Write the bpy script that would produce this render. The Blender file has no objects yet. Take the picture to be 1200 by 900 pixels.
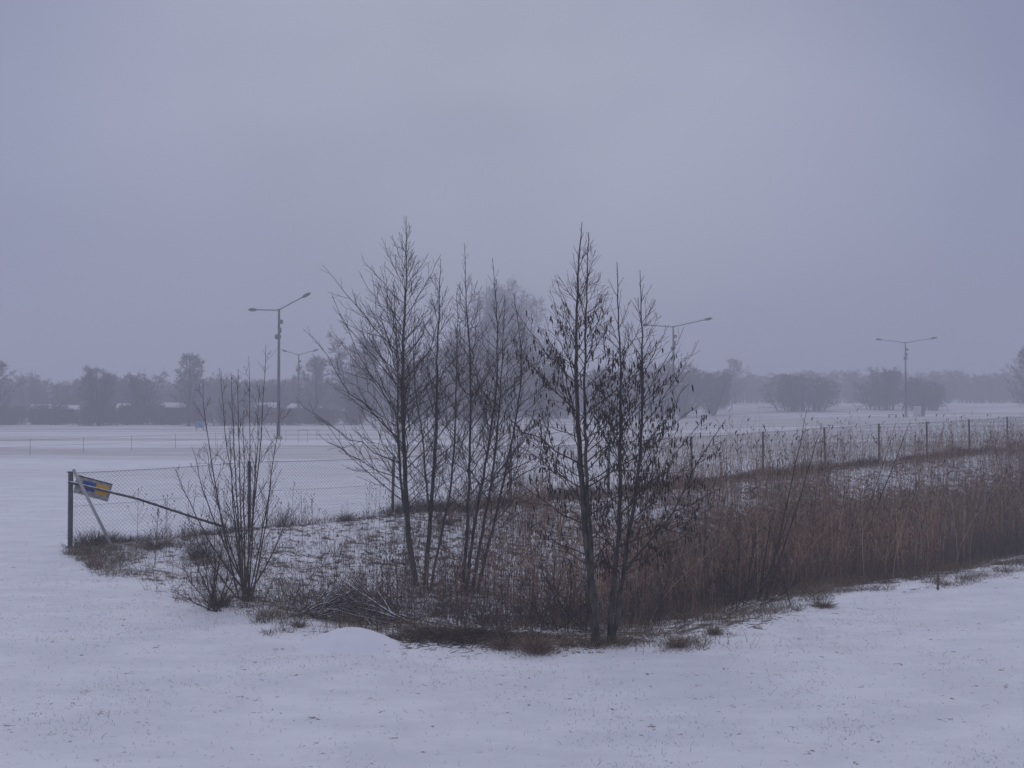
import bpy, math, random
import numpy as np
from mathutils import Vector, noise as mnoise

# ------------------------------------------------------------------ camera, sky, sun, exposure
SC = bpy.context.scene
COL = SC.collection
R_ = math.radians
FPX = 1150.0                      # focal length in pixels of a 1200 px wide frame
EYE = np.array([0.0, 0.0, 2.66])
PITCH = math.atan(22.0 / FPX)

cam_d = bpy.data.cameras.new('camera')
cam_d.sensor_width = 36.0
cam_d.lens = FPX / 1200.0 * 36.0
cam_d.clip_end = 3000.0
cam = bpy.data.objects.new('camera', cam_d)
COL.objects.link(cam)
cam.location = EYE
cam.rotation_euler = (R_(90) + PITCH, 0, 0)
SC.camera = cam

SUN_EL, SUN_ROT = R_(38), R_(-8)
world = bpy.data.worlds.new('World')
SC.world = world
world.use_nodes = True
wt = world.node_tree
wt.nodes.clear()
w_out = wt.nodes.new('ShaderNodeOutputWorld')
w_bg = wt.nodes.new('ShaderNodeBackground')
w_bg.inputs['Strength'].default_value = 0.1
w_sky = wt.nodes.new('ShaderNodeTexSky')
w_sky.sky_type = 'NISHITA'
w_sky.sun_disc = False
w_sky.sun_elevation = SUN_EL
w_sky.sun_rotation = SUN_ROT
w_tc = wt.nodes.new('ShaderNodeTexCoord')
w_map = wt.nodes.new('ShaderNodeMapping')
w_map.inputs['Location'].default_value = (3.1, 0.4, 1.7)
w_map.inputs['Scale'].default_value = (1.0, 1.0, 1.5)
w_no = wt.nodes.new('ShaderNodeTexNoise')
w_no.inputs['Scale'].default_value = 2.7
w_no.inputs['Detail'].default_value = 5.0
w_no.inputs['Roughness'].default_value = 0.42
w_no.inputs['Distortion'].default_value = 0.35
w_rmp = wt.nodes.new('ShaderNodeValToRGB')
w_rmp.color_ramp.elements[0].position = 0.32
w_rmp.color_ramp.elements[0].color = (3.15, 3.36, 4.58, 1)
w_rmp.color_ramp.elements[1].position = 0.66
w_rmp.color_ramp.elements[1].color = (4.20, 4.40, 5.68, 1)
w_mix = wt.nodes.new('ShaderNodeMix')
w_mix.data_type = 'RGBA'
w_mix.inputs['Factor'].default_value = 0.95
wt.links.new(w_tc.outputs['Generated'], w_map.inputs['Vector'])
wt.links.new(w_map.outputs['Vector'], w_no.inputs['Vector'])
wt.links.new(w_no.outputs['Fac'], w_rmp.inputs['Fac'])
# hidden-sun glow, ring darkened as lens vignetting, sky behind lifted to brighten ground
w_dot = wt.nodes.new('ShaderNodeVectorMath'); w_dot.operation = 'DOT_PRODUCT'
_gd = Vector((-0.02, 1.0, 0.30)).normalized(); w_dot.inputs[1].default_value = _gd
w_gl = wt.nodes.new('ShaderNodeMapRange'); w_gl.inputs['From Min'].default_value = -1.0; w_gl.inputs['From Max'].default_value = 1.0
w_tint = wt.nodes.new('ShaderNodeValToRGB'); _e = w_tint.color_ramp.elements
_e[0].position = 0.0; _e[0].color = (1.20, 1.18, 1.19, 1)
_e[1].position = 1.0; _e[1].color = (0.99, 1.0, 0.965, 1)
for _p, _c in ((0.72, (1.12, 1.11, 1.13)), (0.88, (0.70, 0.72, 0.82)), (0.945, (0.65, 0.67, 0.78)), (0.983, (0.91, 0.92, 0.93))):
    _q = _e.new(_p); _q.color = (*_c, 1)
w_sc = wt.nodes.new('ShaderNodeVectorMath'); w_sc.operation = 'MULTIPLY'
wt.links.new(w_tc.outputs['Generated'], w_dot.inputs[0]); wt.links.new(w_dot.outputs['Value'], w_gl.inputs['Value'])
wt.links.new(w_gl.outputs['Result'], w_tint.inputs['Fac'])
wt.links.new(w_rmp.outputs['Color'], w_sc.inputs[0]); wt.links.new(w_tint.outputs['Color'], w_sc.inputs[1])
wt.links.new(w_sky.outputs['Color'], w_mix.inputs['A'])
wt.links.new(w_sc.outputs['Vector'], w_mix.inputs['B'])
wt.links.new(w_mix.outputs['Result'], w_bg.inputs['Color'])
wt.links.new(w_bg.outputs['Background'], w_out.inputs['Surface'])

sun_d = bpy.data.lights.new('sun', 'SUN')
sun_d.energy = 0.6
sun_d.angle = R_(60)
sun_d.color = (1.0, 0.98, 0.96)
sun = bpy.data.objects.new('sun', sun_d)
COL.objects.link(sun)
sun.rotation_euler = (R_(90) - SUN_EL, 0, R_(180) - SUN_ROT)

SC.view_settings.view_transform = 'Standard'
SC.view_settings.look = 'None'
SC.view_settings.exposure = 0.0
SC.view_settings.gamma = 1.0
SC.view_settings.use_curve_mapping = False
SC.render.engine = 'CYCLES'
SC.cycles.max_bounces = 5
SC.cycles.diffuse_bounces = 2
SC.cycles.transparent_max_bounces = 4
SC.cycles.volume_bounces = 1
SC.cycles.use_denoising = True

HAZE_DENSITY = 0.0052
HAZE_COLOR = (0.89, 0.905, 0.98, 1)

# ------------------------------------------------------------------ helpers
rng = np.random.default_rng(11)

def smooth(a, b, x):
    t = np.clip((np.asarray(x, float) - a) / (b - a), 0, 1)
    return t * t * (3 - 2 * t)

EDGE_X = np.array([-60, -12, -9.0, -7.9, -6.2, -4.56, -2.6, -1.4, 0, 1.4, 2.7, 4.1, 6.4, 8.7, 14, 20, 30, 60.])
EDGE_Y = np.array([17.4, 17.6, 17.7, 17.3, 14.9, 13.1, 11.35, 10.7, 10.35, 10.55, 11.4, 13.0, 14.3, 15.8, 20, 26, 36, 62.])
def lawn_edge(x):
    x = np.asarray(x, float)
    return np.interp(x, EDGE_X, EDGE_Y) + (0.22 * np.sin(x * 2.1 + 0.6) * np.sin(x * 0.83) + 0.10 * np.sin(x * 5.3 + 1.0) + 0.05 * np.sin(x * 11.7)) * np.clip((x + 9) / 3, 0, 1) * (1 - 0.55 * np.clip((x - 2.5) / 3, 0, 1))
def fence_y(x): return 18.0 + 0.828 * (np.asarray(x, float) + 8.08)

# smooth value noise, vectorised
_perm = np.random.default_rng(5).random((256, 256))
def vnoise(x, y):
    xi = np.floor(x).astype(int); yi = np.floor(y).astype(int)
    fx = x - xi; fy = y - yi
    fx = fx * fx * (3 - 2 * fx); fy = fy * fy * (3 - 2 * fy)
    a = _perm[xi % 256, yi % 256]; b = _perm[(xi + 1) % 256, yi % 256]
    c = _perm[xi % 256, (yi + 1) % 256]; d = _perm[(xi + 1) % 256, (yi + 1) % 256]
    return (a * (1 - fx) + b * fx) * (1 - fy) + (c * (1 - fx) + d * fx) * fy
def fbm(x, y, o=4):
    s = 0; a = 0.5; f = 1.0
    for k in range(o):
        s = s + a * vnoise(x * f + 17.3 * k, y * f + 5.1 * k); a *= 0.5; f *= 2.03
    return s

def hollow_t(x, y):
    b = lawn_edge(x); f = np.maximum(fence_y(x), b + 0.5)
    return (y - b) / (f - b)

def ground_z(x, y, fine=True):
    x = np.asarray(x, float); y = np.asarray(y, float)
    t = hollow_t(x, y); tc = np.clip(t, 0, 1)
    D = np.interp(x, [-8.2, -6.5, -4.5, -2.5, 0, 3, 8, 20, 40], [0, .05, .12, .32, .65, .85, .9, .8, .7])
    z = -D * smooth(0.0, 0.36, tc) * (1 - smooth(0.45, 0.97, tc))
    zf = np.interp(x, [-8.08, -2.7, 2.7, 8, 18.7, 40], [0, .17, .26, .40, .66, .8])
    w = np.where(t < 1, smooth(0.35, 0.97, tc), 1 - smooth(1.0, 11.0, y - fence_y(x)))
    z = z + zf * w
    z = z + 0.85 * smooth(8, 50, x) * smooth(35, 120, y) - 0.15 * smooth(5, 40, -x) * smooth(60, 120, y)
    z = z + 1.7 * smooth(10, 50, x) * smooth(125, 215, y)
    z = z + 0.05 * (fbm(x * 0.25, y * 0.25, 3) - 0.45) * smooth(2, 8, y) * (1 - smooth(45, 60, y))
    if fine:
        rough = smooth(0.0, 0.12, t) * (1 - smooth(1.0, 1.08, t))
        z = z + rough * 0.10 * (fbm(x * 2.3, y * 2.3, 4) - 0.47) * smooth(-8.2, -7.0, x)
    return z
def gz(x, y): return float(ground_z(np.array([x]), np.array([y]))[0])

def ray(px, py):
    u = (px - 600.0) / FPX; v = (450.0 - py) / FPX
    d = np.array([u, math.cos(PITCH) - v * math.sin(PITCH), math.sin(PITCH) + v * math.cos(PITCH)])
    return d / d[1]
def at(px, py, d): return EYE + ray(px, py) * d
def hit(px, py):
    r = ray(px, py)
    d = np.linspace(5, 300, 6000)
    p = EYE[None] + d[:, None] * r[None]
    g = ground_z(p[:, 0], p[:, 1], False)
    k = np.argmax(p[:, 2] <= g)
    q = p[k]; q[2] = gz(q[0], q[1])
    return q

class MB:
    """collects quads and links them as one mesh object"""
    def __init__(s): s.v = []; s.f = []; s.n = 0
    def add(s, v, f):
        v = np.asarray(v, float).reshape(-1, 3); f = np.asarray(f, int).reshape(-1, 4)
        s.v.append(v); s.f.append(f + s.n); s.n += len(v); return s
    def tubes(s, P, R, S=3, cap=False):
        P = np.asarray(P, float); R = np.asarray(R, float)
        if P.ndim == 2: P = P[None]; R = R[None]
        if len(P) == 0: return s
        if cap:
            e = 1e-4
            P = np.concatenate([P[:, :1], P, P[:, -1:]], 1)
            R = np.concatenate([np.full((len(R), 1), e), R, np.full((len(R), 1), e)], 1)
        N, K, _ = P.shape
        T = np.gradient(P, axis=1)
        if cap: T[:, 0] = T[:, 1]; T[:, -1] = T[:, -2]
        T /= np.maximum(np.linalg.norm(T, axis=2, keepdims=True), 1e-9)
        m = P[:, -1] - P[:, 0]; m /= np.maximum(np.linalg.norm(m, axis=1, keepdims=True), 1e-9)
        ref = np.where(np.abs(m[:, 2:3]) > 0.8, np.array([[1., 0.13, 0]]), np.array([[0, 0.05, 1.]]))
        U = np.cross(T, ref[:, None, :]); U /= np.maximum(np.linalg.norm(U, axis=2, keepdims=True), 1e-9)
        V = np.cross(T, U)
        a = np.arange(S) * 2 * math.pi / S
        v = P[:, :, None, :] + R[:, :, None, None] * (np.cos(a)[None, None, :, None] * U[:, :, None, :] + np.sin(a)[None, None, :, None] * V[:, :, None, :])
        base = (np.arange(N) * K * S)[:, None, None]
        k = (np.arange(K - 1) * S)[None, :, None]; j = np.arange(S)[None, None, :]; j2 = (j + 1) % S
        f = np.stack([base + k + j, base + k + j2, base + k + S + j2, base + k + S + j], -1)
        return s.add(v, f)
    def tube(s, pts, r, S=8, cap=True):
        pts = np.asarray(pts, float); r = np.broadcast_to(np.asarray(r, float), (len(pts),))
        return s.tubes(pts, r, S, cap)
    def box(s, c, size, M=None):
        c = np.asarray(c, float); h = np.asarray(size, float) / 2
        v = np.array([[x, y, z] for z in (-1, 1) for y in (-1, 1) for x in (-1, 1)], float) * h
        if M is not None: v = v @ np.asarray(M).T
        return s.add(v + c, [[0, 2, 3, 1], [4, 5, 7, 6], [0, 1, 5, 4], [2, 6, 7, 3], [0, 4, 6, 2], [1, 3, 7, 5]])
    def build(s, name, mat, parent=None, origin=None, shade=True):
        v = np.concatenate(s.v); f = np.concatenate(s.f)
        if origin is not None: v = v - np.asarray(origin)
        me = bpy.data.meshes.new(name)
        me.vertices.add(len(v)); me.vertices.foreach_set('co', v.ravel().astype(np.float32))
        me.loops.add(f.size); me.loops.foreach_set('vertex_index', f.ravel().astype(np.int32))
        me.polygons.add(len(f)); me.polygons.foreach_set('loop_start', (np.arange(len(f)) * 4).astype(np.int32))
        me.polygons.foreach_set('use_smooth', np.full(len(f), bool(shade)))
        me.update(calc_edges=True)
        me.materials.append(mat)
        o = bpy.data.objects.new(name, me); COL.objects.link(o)
        if parent is not None: o.parent = parent
        return o

def tag(o, label=None, cat=None, group=None, kind=None):
    if label: o['label'] = label
    if cat: o['category'] = cat
    if group: o['group'] = group
    if kind: o['kind'] = kind
    return o
def thing(name, loc, label, cat, group=None, rz=0.0):
    o = bpy.data.objects.new(name, None); COL.objects.link(o)
    o.empty_display_size = 0.3
    o.location = tuple(float(a) for a in loc); o.rotation_euler = (0, 0, rz)
    return tag(o, label, cat, group)
def children_of(o): return [c for c in bpy.data.objects if c.parent == o]
def copy_tree(o, kids, loc, rz=0.0, scale=(1, 1, 1), label=None, group=None):
    c = o.copy(); COL.objects.link(c)
    c.location = tuple(float(a) for a in loc); c.rotation_euler = (0, 0, rz); c.scale = scale
    for k in kids:
        q = k.copy(); COL.objects.link(q); q.parent = c
    tag(c, label, None, group)
    return c

# ------------------------------------------------------------------ materials
def mat_base(name, rough=0.9):
    m = bpy.data.materials.new(name); m.use_nodes = True
    nt = m.node_tree; b = nt.nodes['Principled BSDF']
    b.inputs['Roughness'].default_value = rough
    b.inputs['Specular IOR Level'].default_value = 0.2
    return m, nt, b
def N(nt, t, **kw):
    n = nt.nodes.new(t)
    for k, v in kw.items():
        if k in n.inputs: n.inputs[k].default_value = v
        else: setattr(n, k, v)
    return n
def noise_mat(name, c1, c2, scale=6.0, rough=0.9, stretch=(1, 1, 1), snow=0.0, coord='Object', detail=4.0):
    """two-tone surface; snow > 0 lays patchy snow on faces that look up"""
    m, nt, b = mat_base(name, rough)
    tc = N(nt, 'ShaderNodeTexCoord'); mp = N(nt, 'ShaderNodeMapping', Scale=stretch)
    no = N(nt, 'ShaderNodeTexNoise', Scale=scale, Detail=detail)
    rp = N(nt, 'ShaderNodeValToRGB')
    rp.color_ramp.elements[0].position = 0.35; rp.color_ramp.elements[0].color = (*c1, 1)
    rp.color_ramp.elements[1].position = 0.65; rp.color_ramp.elements[1].color = (*c2, 1)
    nt.links.new(tc.outputs[coord], mp.inputs['Vector']); nt.links.new(mp.outputs['Vector'], no.inputs['Vector'])
    nt.links.new(no.outputs['Fac'], rp.inputs['Fac'])
    out = rp.outputs['Color']
    if snow > 0:
        ge = N(nt, 'ShaderNodeNewGeometry'); sx = N(nt, 'ShaderNodeSeparateXYZ')
        n2 = N(nt, 'ShaderNodeTexNoise', Scale=scale * 1.7, Detail=3.0)
        nt.links.new(tc.outputs['Object'], n2.inputs['Vector'])
        nt.links.new(ge.outputs['Normal'], sx.inputs['Vector'])
        ad = N(nt, 'ShaderNodeMath', operation='ADD'); nt.links.new(sx.outputs['Z'], ad.inputs[0]); nt.links.new(n2.outputs['Fac'], ad.inputs[1])
        mr = N(nt, 'ShaderNodeMapRange'); mr.inputs['From Min'].default_value = 1.5 - snow; mr.inputs['From Max'].default_value = 1.62 - snow
        nt.links.new(ad.outputs['Value'], mr.inputs['Value'])
        mx = N(nt, 'ShaderNodeMix', data_type='RGBA'); mx.inputs['B'].default_value = (0.8, 0.8, 0.82, 1)
        nt.links.new(mr.outputs['Result'], mx.inputs['Factor']); nt.links.new(out, mx.inputs['A'])
        out = mx.outputs['Result']
    nt.links.new(out, b.inputs['Base Color'])
    return m
def plain(name, c, rough=0.7, metal=0.0):
    m, nt, b = mat_base(name, rough)
    no = N(nt, 'ShaderNodeTexNoise', Scale=9.0, Detail=4.0)
    mx = N(nt, 'ShaderNodeMix', data_type='RGBA')
    mx.inputs['A'].default_value = (*[a * 0.8 for a in c], 1); mx.inputs['B'].default_value = (*[min(1, a * 1.15) for a in c], 1)
    tc = N(nt, 'ShaderNodeTexCoord'); nt.links.new(tc.outputs['Object'], no.inputs['Vector'])
    nt.links.new(no.outputs['Fac'], mx.inputs['Factor']); nt.links.new(mx.outputs['Result'], b.inputs['Base Color'])
    b.inputs['Metallic'].default_value = metal
    return m

M = {}
M['bark'] = noise_mat('alder_bark', (0.024, 0.021, 0.019), (0.105, 0.092, 0.082), 22, stretch=(1, 1, 0.35), detail=6)
M['twig'] = noise_mat('twig_bark', (0.040, 0.029, 0.026), (0.080, 0.056, 0.048), 12)
M['leaf'] = noise_mat('withered_leaf', (0.026, 0.018, 0.015), (0.075, 0.050, 0.039), 9)
def island_mat(name, cols):
    m, nt, b = mat_base(name, 0.85)
    ge = N(nt, 'ShaderNodeNewGeometry'); rp = N(nt, 'ShaderNodeValToRGB')
    e = rp.color_ramp.elements
    e[0].position = 0.0; e[0].color = (*cols[0], 1); e[1].position = 1.0; e[1].color = (*cols[-1], 1)
    for k, c in enumerate(cols[1:-1]):
        q = e.new((k + 1) / (len(cols) - 1)); q.color = (*c, 1)
    nt.links.new(ge.outputs['Random Per Island'], rp.inputs['Fac']); nt.links.new(rp.outputs['Color'], b.inputs['Base Color'])
    return m
M['reed'] = island_mat('dry_reed', [(0.065, 0.038, 0.025), (0.18, 0.103, 0.064), (0.36, 0.215, 0.13), (0.60, 0.43, 0.30)])
M['plume'] = noise_mat('reed_plume', (0.10, 0.07, 0.06), (0.19, 0.14, 0.115), 30)
M['grass'] = island_mat('dead_grass', [(0.07, 0.055, 0.038), (0.17, 0.13, 0.088), (0.36, 0.28, 0.19)])
M['grass_dark'] = island_mat('matted_grass', [(0.035, 0.030, 0.022), (0.075, 0.062, 0.045), (0.20, 0.16, 0.11)])
M['russet'] = island_mat('russet_grass', [(0.10, 0.062, 0.042), (0.22, 0.145, 0.10), (0.42, 0.31, 0.22)])
M['stalk'] = island_mat('weed_stalk', [(0.045, 0.032, 0.026), (0.10, 0.07, 0.055), (0.24, 0.17, 0.13)])
M['brush'] = noise_mat('cut_branch', (0.055, 0.045, 0.040), (0.13, 0.105, 0.088), 14, snow=0.40)
M['earth'] = noise_mat('bare_earth', (0.035, 0.027, 0.022), (0.085, 0.062, 0.048), 14, snow=0.0)
M['post'] = noise_mat('steel_post', (0.075, 0.085, 0.085), (0.125, 0.135, 0.135), 9, rough=0.6)
M['wire'] = plain('steel_wire', (0.10, 0.10, 0.105), 0.5)
M['galv'] = plain('galvanised_tube', (0.36, 0.35, 0.34), 0.45)
M['darktube'] = noise_mat('dark_rail', (0.05, 0.05, 0.052), (0.08, 0.08, 0.082), 8, rough=0.6, snow=0.44)
M['lamp'] = plain('lamp_steel', (0.10, 0.10, 0.105), 0.55)
M['lamphead'] = plain('lamp_head', (0.13, 0.13, 0.135), 0.5)
M['fartwig'] = noise_mat('far_twig', (0.075, 0.068, 0.066), (0.14, 0.122, 0.115), 0.6)
M['fartrunk'] = noise_mat('far_trunk', (0.035, 0.03, 0.028), (0.06, 0.052, 0.048), 2)
M['shedwall'] = noise_mat('shed_boards', (0.05, 0.045, 0.045), (0.09, 0.08, 0.078), 2, stretch=(6, 6, 1))
M['snowroof'] = plain('roof_snow', (0.74, 0.74, 0.76), 0.9)
M['door'] = plain('shed_door', (0.12, 0.11, 0.11), 0.7)
M['white'] = plain('white_paint', (0.62, 0.62, 0.63), 0.5)
M['dark'] = plain('dark_paint', (0.06, 0.06, 0.065), 0.5)
M['bluepaint'] = plain('blue_paint', (0.12, 0.27, 0.42), 0.5)
M['signgrey'] = noise_mat('weathered_sign', (0.22, 0.21, 0.20), (0.46, 0.44, 0.43), 20, rough=0.6)
M['signblue'] = plain('sign_blue', (0.015, 0.075, 0.36), 0.5)
M['signyellow'] = plain('sign_yellow', (0.66, 0.41, 0.025), 0.5)
M['wood'] = noise_mat('weathered_wood', (0.09, 0.07, 0.06), (0.17, 0.14, 0.12), 12, stretch=(1, 1, 0.2))

M['lawnblade'] = island_mat('lawn_blade', [(0.14, 0.135, 0.115), (0.26, 0.245, 0.20), (0.42, 0.39, 0.33)])
def ground_material():
    m, nt, b = mat_base('snowy_ground', 0.85)
    ge = N(nt, 'ShaderNodeNewGeometry')
    pos = ge.outputs['Position']
    def noise(scale, detail=5.0, rough=0.55, stretch=None):
        n = N(nt, 'ShaderNodeTexNoise', Scale=scale, Detail=detail, Roughness=rough)
        if stretch:
            mp = N(nt, 'ShaderNodeMapping', Scale=stretch); nt.links.new(pos, mp.inputs['Vector']); nt.links.new(mp.outputs['Vector'], n.inputs['Vector'])
        else: nt.links.new(pos, n.inputs['Vector'])
        return n.outputs['Fac']
    def mathn(op, a, c, clamp=False):
        n = N(nt, 'ShaderNodeMath', operation=op); n.use_clamp = clamp
        for i, q in enumerate((a, c)):
            if isinstance(q, (int, float)): n.inputs[i].default_value = q
            else: nt.links.new(q, n.inputs[i])
        return n.outputs['Value']
    def ramp(v, lo, hi):
        n = N(nt, 'ShaderNodeMapRange'); n.inputs['From Min'].default_value = lo; n.inputs['From Max'].default_value = hi
        n.interpolation_type = 'SMOOTHSTEP'
        nt.links.new(v, n.inputs['Value']); return n.outputs['Result']
    def mix(f, a, c):
        n = N(nt, 'ShaderNodeMix', data_type='RGBA')
        nt.links.new(f, n.inputs['Factor'])
        for k, q in (('A', a), ('B', c)):
            if isinstance(q, tuple): n.inputs[k].default_value = (*q, 1)
            else: nt.links.new(q, n.inputs[k])
        return n.outputs['Result']
    la = N(nt, 'ShaderNodeAttribute', attribute_name='litter').outputs['Fac']
    th = N(nt, 'ShaderNodeAttribute', attribute_name='thin').outputs['Fac']
    lw = N(nt, 'ShaderNodeAttribute', attribute_name='lawn').outputs['Fac']
    snow = mix(ramp(noise(1.3, 7, 0.7, (0.6, 1.2, 1)), 0.36, 0.66), (0.75, 0.757, 0.785), (0.86, 0.865, 0.88))  # bluish mottle puts the shading of snow bumps into the colour
    # thin snow on mown grass: patchy fine speckle, partly painted shading of snow bumps
    patch = ramp(noise(0.28, 4, 0.6), 0.42, 0.66)
    speck = ramp(noise(48, 4, 0.75), 0.50, 0.68)
    tuft = ramp(noise(5, 5, 0.7, (0.7, 1.0, 1)), 0.44, 0.70)
    f1 = mathn('MULTIPLY', mathn('MULTIPLY', speck, mathn('ADD', mathn('MULTIPLY', patch, 0.75), 0.25)), mathn('ADD', mathn('MULTIPLY', tuft, 0.75), 0.22))
    f1 = mathn('MULTIPLY', f1, mathn('MULTIPLY', lw, 0.75), True)
    c = mix(f1, snow, (0.46, 0.455, 0.46))
    # far field: streaks where the grass shows through
    st = ramp(noise(0.05, 6, 0.6, (0.35, 2.6, 1)), 0.36, 0.58)
    st2 = ramp(noise(0.6, 4, 0.65, (0.25, 1.6, 1)), 0.30, 0.60)
    f2 = mathn('MULTIPLY', mathn('MULTIPLY', st, mathn('ADD', mathn('MULTIPLY', st2, 0.6), 0.4)), mathn('MULTIPLY', th, 0.62), True)
    c = mix(f2, c, (0.25, 0.215, 0.17))
    # leaf litter and bare earth in the hollow
    n1 = noise(5.0, 7, 0.70); n2 = noise(22, 4, 0.6)
    sm = mathn('ADD', mathn('MULTIPLY', n1, 0.7), mathn('MULTIPLY', n2, 0.3))
    df = mathn('SUBTRACT', mathn('ADD', sm, mathn('MULTIPLY', la, 0.42)), 0.60)
    f3 = ramp(df, -0.015, 0.05)
    lit = mix(ramp(noise(22, 3), 0.4, 0.62), (0.050, 0.042, 0.034), (0.17, 0.13, 0.10))
    c = mix(f3, c, lit)
    nt.links.new(c, b.inputs['Base Color'])
    bp = N(nt, 'ShaderNodeBump', Strength=0.6, Distance=0.04)
    hgt = mathn('ADD', mathn('MULTIPLY', noise(9, 6, 0.65), 0.7), mathn('MULTIPLY', noise(40, 3), 0.3))
    nt.links.new(hgt, bp.inputs['Height']); nt.links.new(bp.outputs['Normal'], b.inputs['Normal'])
    return m

# ------------------------------------------------------------------ the ground: one sheet
def axis(lo, hi, step, flo, fhi):
    a = [lo]; s = step
    mid = list(np.arange(lo, hi + 1e-6, step)); a = mid
    s = step; q = a[-1]; up = []
    while q < fhi: s *= 1.09; q += s; up.append(q)
    s = step; q = a[0]; dn = []
    while q > flo: s *= 1.09; q -= s; dn.append(q)
    return np.array(dn[::-1] + a + up)
gx = axis(-11, 19, 0.085, -370, 370); gy = axis(6.5, 34, 0.085, -35, 440)
GX, GY = np.meshgrid(gx, gy)
GZ = ground_z(GX, GY)
nx, ny = len(gx), len(gy)
idx = np.arange(nx * ny).reshape(ny, nx)
quads = np.stack([idx[:-1, :-1], idx[:-1, 1:], idx[1:, 1:], idx[1:, :-1]], -1).reshape(-1, 4)
gm = MB(); gm.add(np.stack([GX, GY, GZ], -1), quads)
ground = gm.build('ground', ground_material())
tag(ground, kind='structure')
T_ = hollow_t(GX, GY)
TN_ = T_ + 0.16 * (fbm(GX * 1.3 + 3, GY * 1.3, 4) - 0.47)
reedmask = smooth(-0.6, 3.5, GX) * smooth(0.07, 0.24, TN_) * (1 - smooth(0.62, 0.9, T_))
litter = (0.17 + 0.08 * smooth(-6, -1, GX)) * smooth(-0.02, 0.12, TN_) * (1 - smooth(0.96, 1.04, T_)) * smooth(-8.4, -7.4, GX)
litter = np.maximum(litter, 0.52 * reedmask)
litter = litter + 0.22 * np.exp(-((T_ - 0.95) / 0.04) ** 2) * smooth(-8.3, -7.3, GX)
litter = litter + 0.14 * np.exp(-((TN_ - 0.07) / 0.05) ** 2) * smooth(-3, 0, GX)
litter = litter + 0.24 * (fbm(GX * 0.9, GY * 0.9, 3) - 0.45) * (litter > 0.05)
thin = smooth(26, 60, GY)
lawn = (1 - smooth(0.0, 0.05, T_)) + smooth(1.02, 1.1, T_) * (1 - thin) * 0.3
for nm, arr in (('litter', litter), ('thin', thin), ('lawn', lawn)):
    at_ = ground.data.attributes.new(nm, 'FLOAT', 'POINT')
    at_.data.foreach_set('value', np.clip(arr, 0, 1).ravel().astype(np.float32))

# ------------------------------------------------------------------ haze
hz = MB(); hz.box((0, 205, 15.5), (800, 520, 35))
hm = bpy.data.materials.new('snowy_air'); hm.use_nodes = True
hm.node_tree.nodes.clear()
ho = hm.node_tree.nodes.new('ShaderNodeOutputMaterial'); hv = hm.node_tree.nodes.new('ShaderNodeVolumePrincipled')
hv.inputs['Density'].default_value = HAZE_DENSITY
hv.inputs['Color'].default_value = HAZE_COLOR
hv.inputs['Anisotropy'].default_value = 0.0
hm.node_tree.links.new(hv.outputs['Volume'], ho.inputs['Volume'])
tag(hz.build('haze', hm, shade=False), kind='stuff')

# ------------------------------------------------------------------ growing branches
def resample(P, K):
    P = np.asarray(P, float)
    seg = np.r_[0, np.cumsum(np.linalg.norm(np.diff(P, axis=0), axis=1))]
    s = np.linspace(0, seg[-1], K)
    # smooth through a Catmull-like pass
    Q = np.stack([np.interp(s, seg, P[:, i]) for i in range(3)], 1)
    for _ in range(2): Q[1:-1] = 0.25 * Q[:-2] + 0.5 * Q[1:-1] + 0.25 * Q[2:]
    return Q
def spawn(P, R, n, t0, t1, ang, length, rr=0.6, rtip=0.002, up=0.3, wig=0.03, K=5, g=rng, gold=None, keep=None, upmin=None):
    """n children on every parent path; length(t) gives metres"""
    Np, Kp, _ = P.shape
    t = t0 + (t1 - t0) * (np.arange(n)[None] + g.random((Np, n))) / n
    q = t * (Kp - 1); i = np.clip(q.astype(int), 0, Kp - 2); f = (q - i)[..., None]
    ii = np.arange(Np)[:, None]
    pos = P[ii, i] * (1 - f) + P[ii, i + 1] * f
    rad = R[ii, i] * (1 - f[..., 0]) + R[ii, i + 1] * f[..., 0]
    T = P[ii, i + 1] - P[ii, i]; T = T / np.maximum(np.linalg.norm(T, axis=-1, keepdims=True), 1e-9)
    ref = np.where(np.abs(T[..., 2:3]) > 0.9, np.array([1., 0, 0]), np.array([0, 0, 1.]))
    U = np.cross(T, ref); U /= np.maximum(np.linalg.norm(U, axis=-1, keepdims=True), 1e-9); V = np.cross(T, U)
    az = g.random((Np, 1)) * 6.283 + np.arange(n)[None] * 2.4 + g.normal(0, 0.45, (Np, n))
    al = np.radians(ang(t) + g.normal(0, 7, (Np, n))) if callable(ang) else np.radians(g.uniform(ang[0], ang[1], (Np, n)))
    d = T * np.cos(al)[..., None] + (U * np.cos(az)[..., None] + V * np.sin(az)[..., None]) * np.sin(al)[..., None]
    if upmin is not None:
        d[..., 2] = np.maximum(d[..., 2], upmin); d /= np.linalg.norm(d, axis=-1, keepdims=True)
    L = length(t) * g.uniform(0.55, 1.2, (Np, n))
    if keep is not None: L = L * np.clip(1 + d @ np.asarray(keep), 0.4, 1.15)
    pos = pos.reshape(-1, 3); d = d.reshape(-1, 3); L = L.reshape(-1); rad = rad.reshape(-1)
    s = np.linspace(0, 1, K)
    C = pos[:, None] + L[:, None, None] * (s[None, :, None] * d[:, None] + (s ** 2)[None, :, None] * np.array([0, 0, up])[None, None])
    W = g.normal(0, 1, (len(L), K, 3)) * wig * L[:, None, None] * np.minimum(s, 0.6)[None, :, None]
    C = C + W
    r0 = np.minimum(rad * rr, (0.0030 + 0.0040 * L) if rtip < 0.008 else (0.0045 + 0.006 * L))
    r0 = np.maximum(r0, rtip * 1.1)
    Rr = r0[:, None] * (1 - s)[None] + rtip * s[None]
    return C, Rr

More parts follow.
